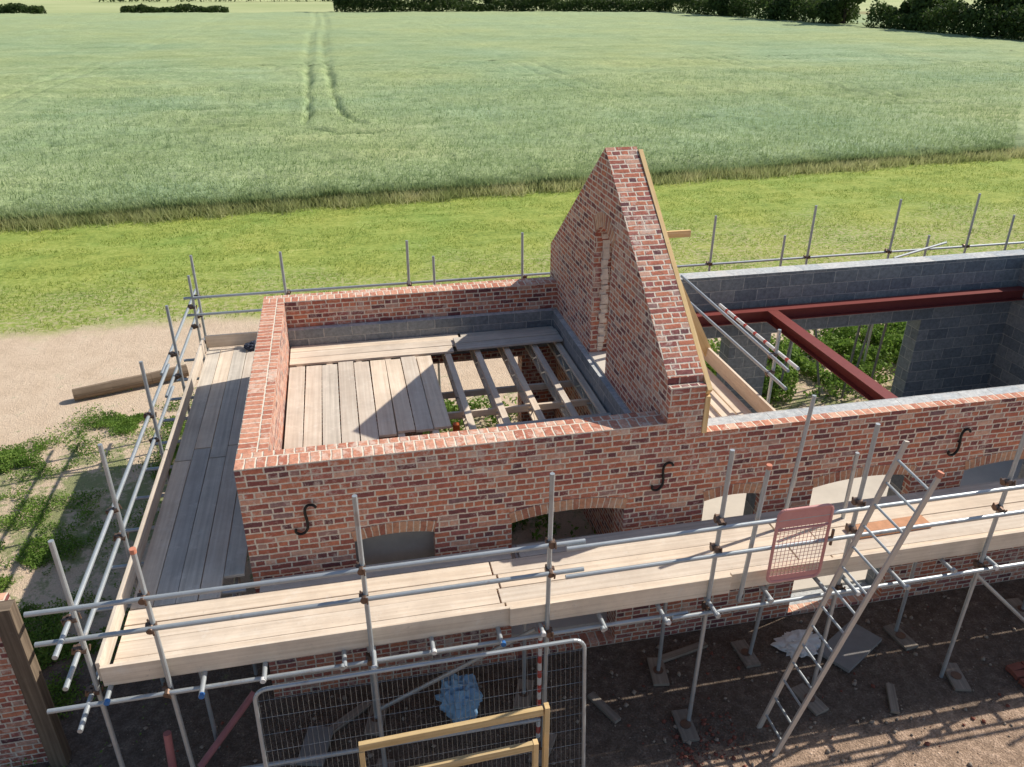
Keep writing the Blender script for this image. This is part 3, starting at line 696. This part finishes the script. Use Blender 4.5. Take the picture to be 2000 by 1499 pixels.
# ------------------------------------------------------------------ LOG
s=MB(); pts=[Vector((-4.46,8.88,.14)),Vector((-3.75,9.1,.15)),Vector((-3.0,9.33,.16)),Vector((-2.3,9.58,.17))]; rs=[.125,.135,.13,.14]
for i in range(3): s.tube(pts[i],pts[i+1],rs[i],14,0,rs[i+1])
tag(s.make('log',oldwood),'long grey weathered log lying on sandy ground','log')
for (a_,b_) in (((-.75,-.9,.08),(-.15,-.35,.5)),((-.95,-1.2,.06),(-.9,-1.15,.95))):
    o=tubeobj('plastic_pipe',a_,b_,.04,pinkpipe,None,14); tag(o,'pinkish plastic drain pipe propped under the scaffold','pipe','drain pipes under the scaffold')
o=tubeobj('plastic_post',(2.62,2.0,1.6),(2.62,2.0,2.45),.05,orangeb,None,12); tag(o,'orange plastic post seen below open joists','post')

import bmesh
def blob(name,loc,sx,sy,sz,mat,seed,amp=.25):
    bm=bmesh.new(); bmesh.ops.create_icosphere(bm,subdivisions=4,radius=1)
    from mathutils import noise
    for v in bm.verts:
        nn=noise.turbulence(v.co*2.2+Vector((seed,seed*2,0)),4,True)*amp*1.6
        v.co*=1-amp+nn; v.co.x*=sx; v.co.y*=sy; v.co.z=max(v.co.z,-.75)*sz
    me=bpy.data.meshes.new(name); bm.to_mesh(me); bm.free(); me.materials.append(mat); o=link(bpy.data.objects.new(name,me)); o.location=loc; return o
tag(blob('rubble_bag',(2.2,-.72,.26),.26,.24,.34,bluebag,3,.3),'crumpled blue and white plastic sack on dirt','bag')
tag(blob('plastic_sheet',(6.75,-.55,.05),.34,.24,.07,whitep,5,.4),'crumpled white plastic sheet on the ground','sheet')
tag(blob('jacket',(-.42,6.3,DZ+.06),.16,.12,.09,blackhole,8,.4),'dark crumpled jacket dropped at the deck end','clothing')
for (x,y,r) in [(4.76,-1.45,.3),(8.4,-1.46,.1),(5.98,-.55,.4),(4.75,-.6,.2),(8.15,-.7,.5),(10.14,-.6,.3),(1.22,-1.4,.1),(3.04,-1.4,-.2),(-.68,-1.4,.3),(6.4,-1.4,.6),(1.2,-.6,.1),(3.0,-.6,0.)]:
    o=boardobj('sole_board',x-.22,x+.22,y-.10,y+.10,.006,.045,0,dirtywood,None,r+1.2); tag(o,'short muddy timber pad under scaffold pole','board','pads under the scaffold poles')
    pl=tubeobj('base_plate',(x,y,.046),(x,y,.055),.065,rusty,None,16); tag(pl,'rusty steel base plate below scaffold pole','plate','base plates')
tag(boardobj('paving_slab',6.95,7.8,-.95,-.5,.02,.07,0,slab,None,.5),'large grey flat slab lying on dirt','slab')
tag(boardobj('paving_slab',.25,.75,-1.0,-.7,.02,.07,0,slab,None,1.3),'small grey slab dropped under scaffold','slab')
def stones(name,n,x0,x1,y0,y1,s0,s1,mat):
    P=np.c_[x0+rng.random(n)*(x1-x0),y0+rng.random(n)*(y1-y0)]; sz=s0+s1*rng.random(n)**4; oc=np.array([[1,0,0],[-1,0,0],[0,1,0],[0,-1,0],[0,0,1],[0,0,-1.]])
    V=(oc[None]*sz[:,None,None]*(.6+.8*rng.random((n,6,1)))); V[:,:,:2]+=P[:,None,:]; V[:,:,2]+=sz[:,None]*.4
    f=np.array([[0,2,4],[2,1,4],[1,3,4],[3,0,4],[2,0,5],[1,2,5],[3,1,5],[0,3,5]]); F=(f[None]+np.arange(n)[:,None,None]*6).reshape(-1,3)
    npmesh(name,V.reshape(-1,3),F,mat)["kind"]="stuff"
stones('rubble',1500,-3,12,-2.8,-.1,.006,.032,stone)
lb=plain('loose_brick_material',(.24,.085,.06),.9,.4,12)
stones('brick_fragments',160,4.5,5.4,-2.0,-1.3,.01,.03,lb); stones('brick_crumbs',160,-1.5,9,-2.4,-.2,.008,.028,lb)
for i in range(2):
    for j in range(4):
        o=boardobj('loose_brick',9.12+i*.23,9.335+i*.23,-1.9+j*.115,-1.8+j*.115,.01,.075,0,lb,None,random.uniform(-.12,.12))
        tag(o,'dark red loose brick lying on dirt ground','brick','loose bricks on the dirt')
for (x,y,L_,r) in [(.9,-.5,.6,.6),(3.9,-1.0,.5,2.),(5.2,-.35,.7,.2),(7.4,-1.6,.45,1.1),(-1.7,-1.1,.6,1.3)]:
    tag(boardobj('timber_offcut',x-L_/2,x+L_/2,y-.05,y+.05,.008,.05,0,dirtywood,None,r),'short muddy timber offcut dropped on dirt','offcut','timber offcuts on the dirt')

# ------------------------------------------------------------------ LIGHT, WORLD, CAMERA
d=Vector((-3.57,-.93,-3.32)).normalized()
sl_=bpy.data.lights.new('sun','SUN'); sl_.energy=5.0; sl_.angle=math.radians(.5); sl_.color=(1,.93,.82)
so=link(bpy.data.objects.new('sun',sl_)); so.rotation_mode='QUATERNION'; so.rotation_quaternion=d.to_track_quat('-Z','Y'); so.location=(20,5,30)
w=bpy.data.worlds.new('World'); scene.world=w; w.use_nodes=True; nt=w.node_tree
sky=nt.nodes.new('ShaderNodeTexSky'); sky.sky_type='NISHITA'; sky.sun_disc=False; sky.sun_elevation=math.asin(-d.z); sky.sun_rotation=math.atan2(-d.x,-d.y)
bg=nt.nodes['Background']; bg.inputs[1].default_value=.11; nt.links.new(sky.outputs[0],bg.inputs[0])
yaw,pitch,roll,f=-.2110,.4664,.0020,1573.35
cam=bpy.data.cameras.new('camera'); cam.sensor_width=36; cam.lens=f/2000*36; cam.clip_end=6000
co=link(bpy.data.objects.new('camera',cam))
co.matrix_world=Matrix.Translation((1.3532,-7.5508,7.903))@Matrix.Rotation(yaw,4,'Z')@Matrix.Rotation(math.pi/2-pitch,4,'X')@Matrix.Rotation(roll,4,'Z')
scene.camera=co
scene.view_settings.view_transform='Standard'; scene.view_settings.look='None'; scene.view_settings.exposure=0
